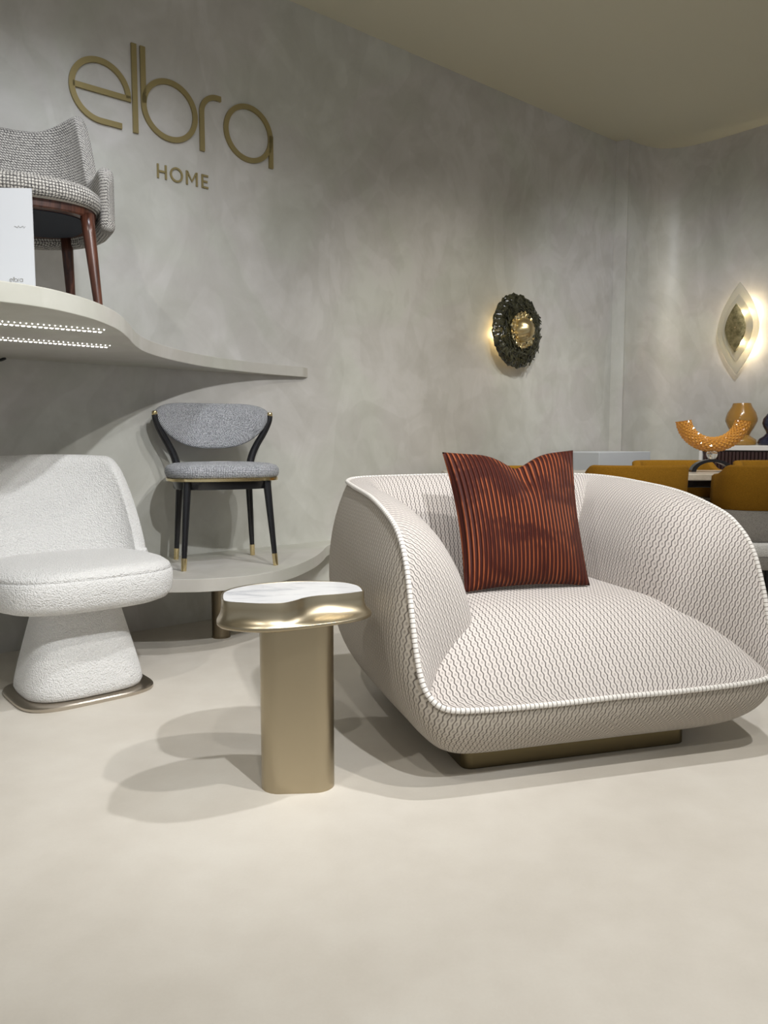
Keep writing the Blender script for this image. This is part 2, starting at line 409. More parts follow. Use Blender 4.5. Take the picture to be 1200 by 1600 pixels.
# ------------------------------------------------------------------ curved slabs
def slab_outline(pts, n=10):
    return [(p.x, p.y) for p in cr([(x, y, 0) for x, y in pts], n)]
ZS0, ZS1 = 1.218, 1.270
front = [(-2.95, 2.20), (-2.3, 1.85), (-1.75, 1.62), (-1.35, 1.62), (-1.08, 1.79), (-0.934, 1.937), (-0.885, 1.99), (-0.842, 2.07), (-0.808, 2.22), (-0.808, 2.40), (-0.838, 2.597), (-0.890, 2.86), (-0.905, 3.10), (-0.86, 3.42), (-0.77, 3.68), (-0.62, 3.93), (-0.42, 4.155)]
of = slab_outline(front)
q0 = W(1.085, -0.0005); q1 = W(-2.3, -0.0005)
shelf = thing('display_shelf', 'wavy grey plaster shelf mounted high on the wall above the black chair', 'shelf', (0, 0, 0))
bm = prism(of+[(q0.x, q0.y), (q1.x, q1.y)], ZS0, ZS1)
link('shelf_slab', bm, M['slab'], shelf, smooth=False, bevel=0.003)
def led(p0, p1):
    p0 = Vector(p0); p1 = Vector(p1); d = (p1-p0); L = d.length; d.normalize(); n = Vector((-d.y, d.x, 0))
    bm = bmesh.new(); A = Matrix.Translation((p0+p1)/2) @ Matrix(((d.x, n.x, 0, 0), (d.y, n.y, 0, 0), (0, 0, 1, 0), (0, 0, 0, 1)))
    box(0, 0, -0.001, L, 0.022, 0.003, bm, A)
    s = link('led_strip', bm, M['led_bar'], shelf, smooth=False)
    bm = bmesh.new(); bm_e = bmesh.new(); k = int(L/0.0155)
    for i in range(k):
        box(-L/2+(i+0.5)*L/k, 0.0, -0.0035, 0.0075, 0.007, 0.002, bm, A)
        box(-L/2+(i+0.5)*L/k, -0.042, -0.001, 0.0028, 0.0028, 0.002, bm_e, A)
    link('led_diodes', bm, M['led'], s, smooth=False)
    link('edge_dots', bm_e, M['led'], s, smooth=False)  # row of smaller emissive dots set beside the strip
led((-1.42, 2.035, ZS0-0.0005), (-0.865, 2.44, ZS0-0.0005))
led((-1.62, 2.34, ZS0-0.0005), (-0.985, 2.83, ZS0-0.0005))
bm = tube(cr([(-1.60, 3.155, ZS0-0.004), (-1.57, 3.17, ZS0-0.012), (-1.545, 3.19, ZS0-0.010), (-1.53, 3.20, ZS0-0.001)], 4), 0.006, 8)
link('cable_clip', bm, M['black'], shelf)

ZP0, ZP1 = 0.282, 0.335
pf = [(-1.78, 3.07), (-1.45, 3.06), (-1.15, 3.055), (-0.85, 3.062), (-0.69, 3.085), (-0.52, 3.18), (-0.405, 3.38), (-0.335, 3.65), (-0.308, 3.88), (-0.30, 4.03), (-0.28, 4.15), (-0.235, 4.27), (-0.225, 4.352)]
of = slab_outline(pf)
q0 = W(1.322, -0.0005); q1 = W(-0.59, -0.0005)
plat = thing('display_platform', 'low curved grey plaster platform under the black chair', 'platform', (0, 0, 0))
bm = prism(of+[(q0.x, q0.y), (q1.x, q1.y)], ZP0, ZP1)
link('platform_slab', bm, M['slab'], plat, smooth=False, bevel=0.003)
bm = lathe([(0.042, 0.0), (0.042, 0.006), (0.040, 0.008), (0.040, ZP0+0.001)], 40)
link('leg', bm, M['bronze_dark'], plat, loc=(-0.737, 3.47, 0), auto=0.6)
bm = lathe([(0.042, 0.0), (0.042, 0.006), (0.040, 0.008), (0.040, ZP0+0.001)], 40)
link('leg', bm, M['bronze_dark'], plat, loc=(-1.40, 3.24, 0), auto=0.6)

# ------------------------------------------------------------------ armchair
AC = thing('armchair', 'wide cream honeycomb-weave tub armchair with rust cushion on the right', 'armchair', (0.619, 2.006, 0), math.radians(16))
half = [(0, 0, .21), (.20, 0, .208), (.40, 0, .212), (.487, .010, .222), (.524, .038, .262), (.535, .07, .34), (.538, .105, .45), (.537, .15, .555), (.535, .21, .62), (.535, .3, .665), (.535, .5, .71), (.533, .75, .732), (.515, .90, .742), (.44, .982, .748), (.2, 1.0, .752)]
full = [(-x, y, z) for x, y, z in half[1:]][::-1]+half+[(0, 1.0, .753)]
seam = resample(cr(full, 12, True), 360, True)
# rotate so index 0 = front centre
i0 = min(range(360), key=lambda i: abs(seam[i].x)+seam[i].y*5); seam = seam[i0:]+seam[:i0]
if seam[5].x < 0: seam = [seam[0]]+seam[:0:-1]
NS = 360
def outn(i):
    t = seam[(i+2) % NS]-seam[i-2]; n = Vector((t.y, -t.x, 0))
    if n.length < 1e-6: n = Vector((0, -1, 0))
    return n.normalized()
nrm = [outn(i) for i in range(NS)]
# smooth the plan normals so that the corner turns evenly
for _ in range(6): nrm = [(nrm[i-1]+nrm[i]*2+nrm[(i+1) % NS]).normalized() for i in range(NS)]
rows = []
KB = 22
for k in range(KB+1):
    t = k/KB; r = []
    for i in range(NS):
        s = seam[i]; n = nrm[i]; h = max(0.0, min(1.0, (s.z-.21)/.5))
        p1 = s + n*(0.012+0.125*h); p1.z = s.z-(0.40)*(s.z-.05)
        bx = s.x*0.66-0.035; by = 0.13+s.y*0.78
        p3 = Vector((bx, by, .048))
        p2 = s + n*(0.085*h-0.005); p2.z = .075-0.01*h
        p2 = p2.lerp(Vector((p3.x, p3.y, p2.z)), 0.10+0.06*(1-h))
        a = (1-t)**3; b = 3*t*(1-t)**2; c = 3*t*t*(1-t); d = t**3
        r.append(s*a+p1*b+p2*c+p3*d)
    rows.append(r)
pa = [0.0]
for i in range(1, NS+1):
    a_, b_ = seam[i-1], seam[i % NS]; pa.append(pa[-1]+math.hypot(a_.x-b_.x, a_.y-b_.y))
vl = [[0.0]*(NS+1)]
for k in range(1, KB+1): vl.append([vl[-1][j]+(rows[k][j % NS]-rows[k-1][j % NS]).length for j in range(NS+1)])
def shell_uv(a, b):
    s_ = seam[b % NS]; p_ = rows[a][b % NS]
    side = sm(.0, .06, s_.y)*(1-sm(.86, .97, s_.y)); sg = 1 if s_.x > 0 else -1
    inw = max(0.0, (s_-p_).dot(nrm[b % NS]))
    vv = (.75-p_.z)+.9*inw
    front_ = 1-sm(0.0, .08, s_.y)
    return (pa[b]+side*sg*(p_.y-s_.y)+front_*.5*(vv-.54), vv)
bm = grid(rows, True, shell_uv, False, True)
link('outer_shell', bm, M['weave_shaded'], AC)
# inner arms and back: from the seam inwards and down behind the seat
ia = [i for i in range(NS)]
start = next(i for i in range(NS) if seam[i].z > .216 and seam[i].x > .44)
end = NS-start
idx = list(range(start, end+1))
prof = [(0, 1.0), (.10, 1.010), (.24, 1.0), (.40, .965), (.56, .90), (.70, .80), (.82, .68), (.91, .52), (.97, .35), (1.0, .18), (1.0, 0.0)]
prof = [(p.x, p.y) for p in cr([(a, b, 0) for a, b in prof], 3)]
rows = []
for (qi, qz) in prof:
    r = []
    for i in idx:
        s = seam[i]; n = nrm[i]; hs = s.z-.17
        back = sm(.75, 1.0, s.y)
        wdt = 0.245*sm(0.0, .50, hs)**0.9*(1-back)+0.215*back
        wdt *= 1.0
        p = s - n*(wdt*qi); 
        # arms lean back near the front so the face slopes
        fr = 1-sm(0.0, .45, s.y)
        p.y += fr*0.10*qi*sm(.02, .4, hs)
        p.z = .17+hs*qz
        r.append(p)
    rows.append(r)
va = [[0.0]*len(idx)]
for k in range(1, len(rows)): va.append([va[-1][j]+(rows[k][j]-rows[k-1][j]).length for j in range(len(idx))])
def arm_uv(a, b):
    s_ = seam[idx[b]]; sh = rows[a][b].y-s_.y if s_.y < .7 else 0.0
    ins = (s_-rows[a][b]).dot(nrm[idx[b]]); z_ = rows[a][b].z; sg = max(-1.0, min(1.0, s_.x/.3))
    fw = 1-sm(.10, .55, s_.y)
    return (pa[idx[b]]+sg*(abs(sh)+fw*(.85*ins+.38*(z_-.7))), fw*(.38*ins-.85*(z_-.72))+(1-fw)*va[a][b])
bm = grid(rows, False, arm_uv)
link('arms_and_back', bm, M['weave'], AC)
# seat cushion
rows = []; NX, NY = 72, 60
def seat_z(x, y):
    e = abs(x)/.53
    zc = .207 + .205*(1-(1-min(y/.36, 1))**2.3)
    side = (1-min(e, 1)**4.4)**0.5
    corner = .205+(zc-.205)*side
    return corner
for j in range(NY+1):
    y = 0.86*(j/NY)**1.4; r = []
    for i in range(NX+1):
        x = -1+2*i/NX
        hw = .528 if y > .05 else .528-.10*(1-math.sqrt(max(0, 1-(1-y/.05)**2)))
        X_ = hw*x
        r.append((X_, y, seat_z(X_/hw*.53, y)+0.0))
    rows.append(r)
bm = grid(rows, False, lambda a, b: (hwuv(a, b)))if False else grid(rows, False)
link('seat', bm, M['weave'], AC)
bm = tube([p+nrm[i]*0.003+Vector((0, 0, .001)) for i, p in enumerate(seam)], 0.0072, 10, True)
link('piping', bm, M['piping'], AC)
bm = prism(rrect(.70, .74, .03, 6, -.035, .50), 0.0, 0.052)
link('plinth', bm, bronze('olive_bronze', (0.15, 0.12, 0.065), 0.35), AC, smooth=False, bevel=0.004)

# ------------------------------------------------------------------ cushion on the armchair
c00 = Vector((.250, 2.385, .415)); c10 = Vector((.668, 2.50, .415)); c01 = Vector((.193, 2.60, .845)); c11 = Vector((.655, 2.715, .850))
nr = (c10-c00).cross(c01-c00).normalized()   # towards the back/up or camera
if nr.y > 0: nr = -nr
def pil_pt(u, v, side):
    eu = 1-abs(2*u-1)**2.4; ev = 1-abs(2*v-1)**2.4
    th = 0.075*max(eu*ev, 0)**0.55
    # sides pull in between the corners
    uu = u + (0.5-u)*0.075*(math.sin(PI*v))*1.0
    vv = v + (0.5-v)*0.06*(math.sin(PI*u))
    notch = math.exp(-((u-.53)/.17)**2)
    vv -= 0.105*notch*sm(.25, 1.0, v)*(1-0.25*abs(u-.53)/.17)
    p = c00*(1-uu)*(1-vv)+c10*uu*(1-vv)+c01*(1-uu)*vv+c11*uu*vv
    dent = 0.035*math.exp(-((u-.55)/.09)**2-((v-.95)/.22)**2)
    folds = 0.006*math.sin(u*9+v*5)*eu*ev
    return p + nr*(side*(th-dent*ev**.5)+folds)
G = 64
rows = []
for j in range(G+1): rows.append([pil_pt(i/G, j/G, 1) for i in range(G+1)])
def shift(u, v):  # ribs bend around the notch
    return (u + 0.10*(u-.53)*math.exp(-((u-.60)/.20)**2)*sm(.45, 1.0, v)*-1.5, v)
bm = grid(rows, False, lambda a, b: shift(b/G, a/G))
rows = [[pil_pt(i/G, j/G, -1) for i in range(G+1)] for j in range(G+1)]
grid(rows, False, lambda a, b: (b/G, a/G), bm=bm)
bmesh.ops.remove_doubles(bm, verts=bm.verts, dist=1e-5)
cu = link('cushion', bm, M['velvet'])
tag(cu, 'rust brown ribbed velvet square cushion leaning in the cream armchair', 'cushion')

# ------------------------------------------------------------------ side table
ST = thing('side_table', 'small champagne bronze side table with white marble top beside the armchair', 'side table', (-0.222, 1.955, 0))
def loc2(pts): return [(x+0.222, y-1.955) for x, y in pts]
bm = prism(rrect(.186, .135, .05, 12, 0, 0, math.radians(4)), 0, .432)
link('pedestal', bm, M['bronze'], ST, auto=0.6, bevel=0.0)
up = loc2([(-0.402, 1.90), (-0.408, 1.965), (-0.385, 2.025), (-0.332, 2.075), (-0.228, 2.112), (-0.125, 2.105), (-0.072, 2.06), (-0.052, 1.985), (-0.060, 1.958), (-0.11, 1.928), (-0.160, 1.908), (-0.192, 1.882), (-0.212, 1.848), (-0.240, 1.818), (-0.285, 1.812), (-0.335, 1.822), (-0.382, 1.842)])
lo = loc2([(-0.412, 1.89), (-0.416, 1.968), (-0.395, 2.035), (-0.338, 2.095), (-0.228, 2.132), (-0.115, 2.120), (-0.056, 2.066), (-0.033, 1.99), (-0.038, 1.945), (-0.062, 1.905), (-0.100, 1.872), (-0.150, 1.842), (-0.200, 1.817), (-0.250, 1.799), (-0.300, 1.793), (-0.350, 1.806), (-0.394, 1.842)])
U_ = [(p.x, p.y) for p in cr([(x, y, 0) for x, y in up], 8, True)]; L_ = [(p.x, p.y) for p in cr([(x, y, 0) for x, y in lo], 8, True)]
def blend(t, z, sc=1.0):
    return [((a[0]*(1-t)+b[0]*t), (a[1]*(1-t)+b[1]*t), z) for a, b in zip(U_, L_)]
def inset(P, d, z):
    out = []
    for i in range(len(P)):
        a = Vector(P[i-1]); b = Vector(P[(i+1) % len(P)]); t = (b-a).normalized(); n = Vector((t.y, -t.x))
        cen = Vector((0, 0)); p = Vector(P[i])
        if (cen-p).dot(n) > 0 and False: n = -n
        out.append((p.x+SGN*n.x*d, p.y+SGN*n.y*d, z))
    return out
area = sum(U_[i-1][0]*U_[i][1]-U_[i][0]*U_[i-1][1] for i in range(len(U_)))
SGN = -1 if area > 0 else 1
rows = [inset(U_, .0045, .4975), inset(U_, .0035, .500), inset(U_, .0005, .5003), blend(0, .499), blend(0, .482), blend(.05, .474), blend(.16, .464), blend(.36, .456), blend(.65, .4495), blend(.98, .4445), blend(1.0, .4435), blend(1.0, .4375), blend(.98, .4365), blend(.55, .4325)]
bm = grid(rows, True, None, True, True)
link('tray', bm, M['bronze'], ST, auto=0.9)
bm = prism([(x, y) for x, y, z in inset(U_, .005, 0)], .495, .4992)
link('marble_top', bm, M['marble'], ST, smooth=False)

# ------------------------------------------------------------------ white boucle chair
WC = thing('pedestal_chair', 'white boucle chair on a flared upholstered pedestal at the left edge', 'chair', (-1.088, 2.72, 0), WA)
def superloop(w, d, e, z, cx=0, cy=0, n=96, skew=0.0):
    out = []
    for k in range(n):
        a = 2*PI*k/n; c, s = math.cos(a), math.sin(a)
        x = math.copysign(abs(c)**(2/e), c)*w/2; y = math.copysign(abs(s)**(2/e), s)*d/2
        out.append((cx+x, cy+y, z))
    return out
bm = grid([superloop(.455, .395, 4, .0), superloop(.462, .40, 4, .004), superloop(.462, .40, 4, .012), superloop(.452, .392, 4, .016)], True, None, True, True)
link('base_plate', bm, M['champagne'], WC, auto=0.7)
rows = []
for z, w, d, e in [(.016, .36, .31, 3.2), (.02, .395, .335, 3.2), (.035, .408, .348, 3.2), (.06, .402, .343, 3.2), (.12, .374, .318, 3.2), (.20, .332, .282, 3.2), (.27, .295, .25, 3.2), (.33, .265, .228, 3.2), (.36, .25, .22, 3.2)]:
    rows.append(superloop(w, d, e, z))
rows = [[Vector(p) for p in r] for r in rows]
bm = grid(rows, True, None, True, True); link('pedestal', bm, M['boucle'], WC)
rows = []
for z, w, d in [(.325, .40, .40), (.328, .50, .46), (.338, .548, .505), (.360, .578, .53), (.40, .586, .538), (.428, .584, .536), (.4355, .576, .528), (.4365, .572, .524), (.439, .576, .528), (.452, .566, .518), (.466, .53, .48), (.475, .46, .40), (.480, .32, .27), (.482, .12, .1)]:
    rows.append(superloop(w*1.05, d*1.04, 3.0, z, 0, -.01))
bm = grid(rows, True, None, True, True); link('seat', bm, M['boucle'], WC)
# curved back: wraps round the rear of the seat
rows = []
NB = 72
sec = [(-1, .43), (-1, .50), (-1, .58), (-.99, .66), (-.97, .72), (-.9, .775), (-.0, .80)]
def backpt(s, z, off):
    # s in -1..1 across; plan arc
    x = (.292-.012*sm(.45, .8, z))*math.sin(s*PI/2*0.92)/math.sin(PI/2*.92); y = .255-.17*(1-math.cos(s*PI/2*.92))**1.1
    nx, ny = math.sin(s*1.05), math.cos(s*1.05)
    lean = .06*sm(.35, .85, z)
    return Vector((x+nx*off, y+ny*off+lean, z))
topz = lambda s: .832-.02*s*s-.34*max(0, (abs(s)-.58)/.42)**2.6
for i in range(NB+1):
    s = -1+2*i/NB; zt = topz(s); r = []
    zb = .40
    th = .033
    K = 14
    for k in range(K+1):   # inner face up
        z = zb+(zt-.03-zb)*k/K; r.append(backpt(s, z, -th))
    for k in range(1, 8):  # rounded top
        a = PI*k/8; p = backpt(s, zt-.03+.03*math.sin(a), -th*math.cos(a)); r.append(p)
    for k in range(K+1):
        z = zt-.03+(zb-.06-zt+.03)*k/K; r.append(backpt(s, z, th))
    rows.append(r)
# round the two vertical ends
def endcap(r, sgn):
    out = []
    n = len(r); 
    for f, sx in ((.55, .018), (.0, .026)):
        cs = []
        for k in range(n):
            p = r[k]; q = r[n-1-k]; m = (p+q)/2; m.z = p.z if f > 0 else p.z
            t = Vector((sgn*0.55, -0.83, 0))
            cs.append(Vector((m.x+(p.x-m.x)*f, m.y+(p.y-m.y)*f, p.z - (0.010 if p.z > .7 else 0))) + t*sx)
        out.append(cs)
    return out
e0 = endcap(rows[0], -1); e1 = endcap(rows[-1], 1)
rows = e0[::-1]+rows+e1
bm = grid(rows, True, None, True, True); link('backrest', bm, M['boucle'], WC)

# ------------------------------------------------------------------ black dining chair on the platform
BC = thing('dining_chair', 'black framed dining chair with grey woven seat and brass feet on the low platform', 'dining chair', (-.738, 3.52, ZP1), math.radians(23)); BC.scale = (.965, .965, .965)
def leg_part(parent, top, foot, r0, r1, rt, cap_h=.055):
    top = Vector(top); foot = Vector(foot); f = 1-cap_h/(top.z-foot.z); mid = top.lerp(foot, f); rm = r0+(r1-r0)*f
    l = link('leg', taper(top, mid, r0, rm, 20), M['black'], parent, auto=0.8)
    link('brass_foot', taper(mid, foot, rm+.0012, r1+.001, 20, seg=2), M['brass'], l, auto=0.8)
for sx in (-1, 1):
    leg_part(BC, (sx*.178, -.168, .388), (sx*.207, -.200, 0), .0185, .0105, 0)
    leg_part(BC, (sx*.165, .135, .388), (sx*.187, .165, 0), .0175, .0105, 0)
def dseat(w, d, z, e=2.9):
    w *= 1.09
    # wider at the front
    out = []
    for k in range(96):
        a = 2*PI*k/96; c, s = math.cos(a), math.sin(a)
        x = math.copysign(abs(c)**(2/e), c)*w/2; y = math.copysign(abs(s)**(2/e), s)*d/2
        out.append((x*(1-.16*(y/d+.5)), y, z))
    return out
bm = grid([dseat(.425, .40, .352), dseat(.43, .405, .356), dseat(.44, .42, .392)], True, None, True, True)
link('seat_frame', bm, M['black'], BC, auto=0.6)
bm = grid([dseat(.485, .455, .388), dseat(.492, .462, .390), dseat(.492, .462, .401), dseat(.485, .455, .403)], True, None, True, True)
link('brass_band', bm, M['brass'], BC, auto=0.6)
bm = grid([dseat(.47, .44, .402), dseat(.492, .462, .408), dseat(.503, .473, .424), dseat(.500, .470, .442), dseat(.478, .448, .457), dseat(.42, .39, .466), dseat(.30, .28, .470), dseat(.1, .1, .472)], True, None, True, True)
link('seat', bm, M['melange'], BC)
# backrest: curved bean panel
def bb(s, v):   # s -1..1, v -1..1
    x = .272*s; y = .200-.070*s*s
    ztop = .690+.062*max(0, 1-abs(s)**5)**.5
    zbot = .690-.158*max(0, 1-abs(s)**2.7)**.72
    zc = (ztop+zbot)/2; zh = max((ztop-zbot)/2, .002)
    return Vector((x, y, zc)), zh
rows = []
for i in range(65):
    s = math.sin(PI/2*(-1+2*i/64)); c, zh = bb(s, 0)
    nx, ny = Vector((.17*2*s/.262*.5, 1, 0)).normalized()[:2]
    r = []; th = .021*(1 if abs(s) < .85 else max(.1, math.sqrt(max(0, 1-((abs(s)-.85)/.15)**2))))
    for k in range(28):
        a = 2*PI*k/28; u = math.copysign(abs(math.cos(a))**.55, math.cos(a)); w_ = math.copysign(abs(math.sin(a))**.8, math.sin(a))
        r.append(c+Vector((nx, ny, 0))*(th*w_)+Vector((0, .035*(u*zh/.1), u*zh)))
    rows.append(r)
bm = grid(rows, True, None, True, True, own=True); link('backrest', bm, M['melange'], BC)
for sx in (-1, 1):
    path = cr([(sx*.165, .135, .37), (sx*.172, .143, .43), (sx*.185, .150, .49), (sx*.212, .150, .55), (sx*.246, .138, .61), (sx*.268, .130, .66), (sx*.274, .128, .690)], 8)
    bm = tube(path, lambda t: .0205-.0065*t, 16); bmesh.ops.scale(bm, vec=(1, 1, 1), verts=bm.verts)
    bp = link('back_post', bm, M['black'], BC)
    bm = tube([Vector((sx*.274, .128, .688)), Vector((sx*.274, .128, .702)), Vector((sx*.274, .129, .706))], lambda t: .0135-.003*t*t, 16)
    link('brass_cap', bm, M['brass'], bp)

# ------------------------------------------------------------------ tub chair on the high shelf
UC = thing('dining_chair', 'cream and grey tweed tub chair with walnut legs on the high shelf', 'dining chair', (-1.262, 2.81, ZS1), math.radians(30))
for sx in (-1, 1):
    link('leg', taper((sx*.185, -.165, .385), (sx*.215, -.195, 0), .023, .0125, 20), M['walnut'], UC)
    link('leg', taper((sx*.165, .165, .385), (sx*.190, .225, 0), .022, .0125, 20), M['walnut'], UC)
bm = grid([superloop(.455, .43, 3, .375), superloop(.465, .44, 3, .38), superloop(.47, .445, 3, .405)], True, None, True, True)
link('seat_frame', bm, M['walnut'], UC, auto=0.6)
bm = grid([superloop(.40, .37, 3, .3725), superloop(.40, .37, 3, .376)], True, None, True, True)
link('underside', bm, M['underlining'], UC, smooth=False)
bm = grid([superloop(.47, .47, 2.7, .403, 0, -.01), superloop(.50, .50, 2.7, .41, 0, -.01), superloop(.508, .508, 2.7, .43, 0, -.01), superloop(.50, .50, 2.7, .455, 0, -.01), superloop(.46, .46, 2.7, .472, 0, -.01), superloop(.36, .36, 2.7, .480, 0, -.01), superloop(.1, .1, 2.7, .483, 0, -.01)], True, None, True, True)
link('seat', bm, M['tweed'], UC)
# wrap-around back with low arms
rows = []
for i in range(97):
    s = -1+2*i/96; a = abs(s)
    ang = s*1.95
    x = .260*math.sin(min(abs(ang), PI/2))*(1 if s > 0 else -1) if abs(ang) < PI/2 else math.copysign(.260, s)
    y = .255*math.cos(ang) if abs(ang) < PI/2 else -(abs(ang)-PI/2)*.42
    nx, ny = (math.sin(ang), math.cos(ang)) if abs(ang) < PI/2 else (math.copysign(1, s), 0)
    hi = .80+.035*sm(.15, .5, a)-.03*sm(.0,.3,1-a)*0
    zt = hi*(1-sm(.53, .68, a))+.572*sm(.53, .68, a)
    if a > .93: zt -= .05*((a-.93)/.07)**2
    zb = .34 if a < .8 else .34
    th = .025 if a < .96 else .025*math.sqrt(max(.05, 1-((a-.96)/.04)**2))
    r = []
    lean = lambda z: Vector((nx*.0, .09*sm(.4, .85, z)*(1-sm(.3, .75, a)), 0))
    for k in range(13):
        z = zb+.02+(zt-.022-zb-.02)*k/12; r.append(Vector((x-nx*th, y-ny*th, z))+lean(z))
    for k in range(1, 7):
        q = PI*k/7; z = zt-.022+.022*math.sin(q); r.append(Vector((x-nx*th*math.cos(q), y-ny*th*math.cos(q), z))+lean(z))
    for k in range(13):
        z = zt-.022+(zb-zt+.042)*k/12; r.append(Vector((x+nx*th, y+ny*th, z))+lean(z))
    for k in range(1, 5):
        q = PI*k/5; r.append(Vector((x+nx*th*math.cos(q), y+ny*th*math.cos(q), zb+.02-.02*math.sin(q))))
    rows.append(r)
def close_end(r):
    n = len(r); return [(r[k]+r[n-1-k])/2*.96+r[k]*.04 for k in range(n)]
rows = [close_end(rows[0])]+rows+[close_end(rows[-1])]
bm = grid(rows, True, None, True, True, own=True); link('backrest', bm, M['tweed'], UC)

# ------------------------------------------------------------------ standing card on the shelf
SB = thing('sign_board', 'white standing card with small grey print in front of the tweed chair', 'sign', (-1.032, 2.245, ZS1), math.radians(3))
bm = box(-.10, 0, .156, .30, .006, .312); link('board', bm, M['white'], SB, smooth=False)
def ink2d(paths, w, parent, ox, oz):
    bm = bmesh.new()
    for p in paths:
        P = [Vector((ox+x, oz+z)) for x, z in p]; rows = []
        for i, q in enumerate(P):
            d = (P[min(i+1, len(P)-1)]-P[max(i-1, 0)]).normalized(); n = Vector((-d.y, d.x))*w/2
            rows.append([(q.x+n.x, -.0042, q.y+n.y), (q.x+n.x, -.0028, q.y+n.y), (q.x-n.x, -.0028, q.y-n.y), (q.x-n.x, -.0042, q.y-n.y)])
        grid(rows, True, None, True, True, bm)
    return link('printing', bm, M['ink'], parent, smooth=False)
r_ = .0042
ink2d([arc(0, .0045, r_, r_, 0, 290, 14), [(-r_, .0045), (r_, .0045)], [(.0065, 0), (.0065, .013)], [(.0085, .013), (.0085, .0045)], arc(.0128, .0045, r_, r_, 0, 360, 16), [(.0185, 0), (.0185, .006), (.0215, .009)], arc(.0275, .0045, r_, r_, 0, 360, 16), [(.0317, 0), (.0317, .009)]], .0009, SB, -.014, .057)
ink2d([[(x*.003, .0025*math.sin(x*1.9)+.001*math.cos(x*3.1)) for x in range(0, 11)]], .0008, SB, .000, .207)
ink2d([[(0, 0), (.012, 0)]], .0008, SB, .004, .046)

# ------------------------------------------------------------------ sconce on the long wall
SC = thing('wall_sconce', 'round dark shard-glass wall lamp with brass dome on the long wall', 'wall lamp', tuple(W(2.70, 0, 1.60)), WA)
# local: x along wall, -y out of the wall, z up
def ring_pts(r, y, n=72, jit=0.0):
    return [(r*math.cos(2*PI*k/n), y, r*math.sin(2*PI*k/n)) for k in range(n)]
bm = grid([ring_pts(.055, -.0005), ring_pts(.055, -.07)], True, None, True, True); link('wall_mount', bm, M['brass'], SC, auto=.7)
bm = grid([ring_pts(.085, -.045), ring_pts(.10, -.05), ring_pts(.10, -.056), ring_pts(.085, -.06)], True, None, True, True)
link('lamp', bm, M['glow'], SC, auto=.7)
random.seed(3)
prof = [(.06, -.098), (.10, -.106), (.15, -.102), (.20, -.090), (.232, -.074), (.24, -.064), (.228, -.058), (.18, -.066), (.12, -.075), (.06, -.080)]
rows = []
for r, y in prof:
    rr = []
    for k in range(120):
        a = 2*PI*k/120; j = 1+.018*math.sin(17*a+r*40)+.02*random.uniform(-1, 1)*(r > .2)
        rr.append((r*j*math.cos(a), y+.004*random.uniform(-1, 1), r*j*math.sin(a)))
    rows.append(rr)
bm = grid(rows+[rows[0]], True)
for q in range(230):     # overlapping glass slivers laid across the disc
    a = random.uniform(0, 2*PI); r = random.uniform(.085, .225); L = random.uniform(.04, .10); wdt = random.uniform(.004, .009)
    th = a+PI/2+random.uniform(-.7, .7); c = Vector((r*math.cos(a), 0, r*math.sin(a)))
    if (c+Vector((math.cos(th), 0, math.sin(th)))*L/2).length > .245 or (c-Vector((math.cos(th), 0, math.sin(th)))*L/2).length > .245: continue
    y = -.112+.03*sm(.12, .23, r)+random.uniform(-.004, .003)
    A = Matrix.Translation((c.x, y, c.z)) @ Matrix.Rotation(-th, 4, 'Y') @ Matrix.Rotation(random.uniform(-.5, .5), 4, 'X')
    box(0, 0, 0, L, .004, wdt, bm, A)
link('glass_disc', bm, M['shard'], SC, smooth=False)
rows = []
for k in range(15):
    t = PI/2*k/14; r = .074*math.cos(t); y = -.112-.075*math.sin(t)
    rows.append([((r*(1+.07*abs(math.cos(4*a))))*math.cos(a), y, (r*(1+.07*abs(math.cos(4*a))))*math.sin(a)) for a in [2*PI*j/84 for j in range(84)]])
bm = grid(rows[:-1], True, None, True, True); link('dome', bm, Mat('satin_brass', (0.62, 0.50, 0.28), 0.34, 1.0).m, SC)
rows = []
for r in (.118, .105, .09, .075, .055, .03):
    rows.append([(r*(1+random.uniform(-.06, .06))*math.cos(2*PI*k/60), -.116+random.uniform(-.008, .006), r*(1+random.uniform(-.06, .06))*math.sin(2*PI*k/60)) for k in range(60)])
bm = grid(rows, True, None, False, True); link('crumpled_brass', bm, M['brass'], SC, smooth=False)
pd = bpy.data.lights.new('sconce_light', 'POINT'); pd.energy = 0.7; pd.color = (1, .72, .35); pd.shadow_soft_size = .03
po = bpy.data.objects.new('sconce_light', pd); col.objects.link(po); po.parent = SC; po.location = (-.125, -.035, -.02)

# ------------------------------------------------------------------ sconce on the right wall
RA = math.atan2(-.745, .667)
S2 = thing('wall_sconce', 'pointed oval glass wall lamp with brass leaf plate on the right wall', 'wall lamp', (2.603, 5.772, 1.694), RA)
def lens(w, h, y, n=40, bend=0.0):
    out = []
    for sgn in (1, -1):
        for k in range(n):
            t = k/n; z = h/2*math.cos(PI*t)*sgn; zz = z/(h/2)
            x = sgn*w/2*(1-abs(zz)**1.75)
            out.append((x, y-bend*(1-(x/(w/2))**2) if w else y, z))
    return out
def lens_plate(w, h, y0, y1): return grid([lens(w-.006, h-.01, y0), lens(w, h, y0-.002), lens(w, h, y1+.002), lens(w-.006, h-.01, y1)], True, None, True, True)
bm = grid([ring_pts(.045, -.0005, 40), ring_pts(.045, -.02, 40), ring_pts(.022, -.022, 40), ring_pts(.022, -.105, 40)], True, None, True, True); link('wall_mount', bm, M['leaf'], S2, auto=.7)
link('glass_leaf', lens_plate(.30, .655, -.062, -.070), M['sconce_glass'], S2, auto=.6)
link('inner_glass_leaf', lens_plate(.225, .485, -.078, -.084), M['sconce_glass'], S2, auto=.6)
link('brass_leaf', lens_plate(.15, .345, -.106, -.113), M['leaf'], S2, auto=.6)
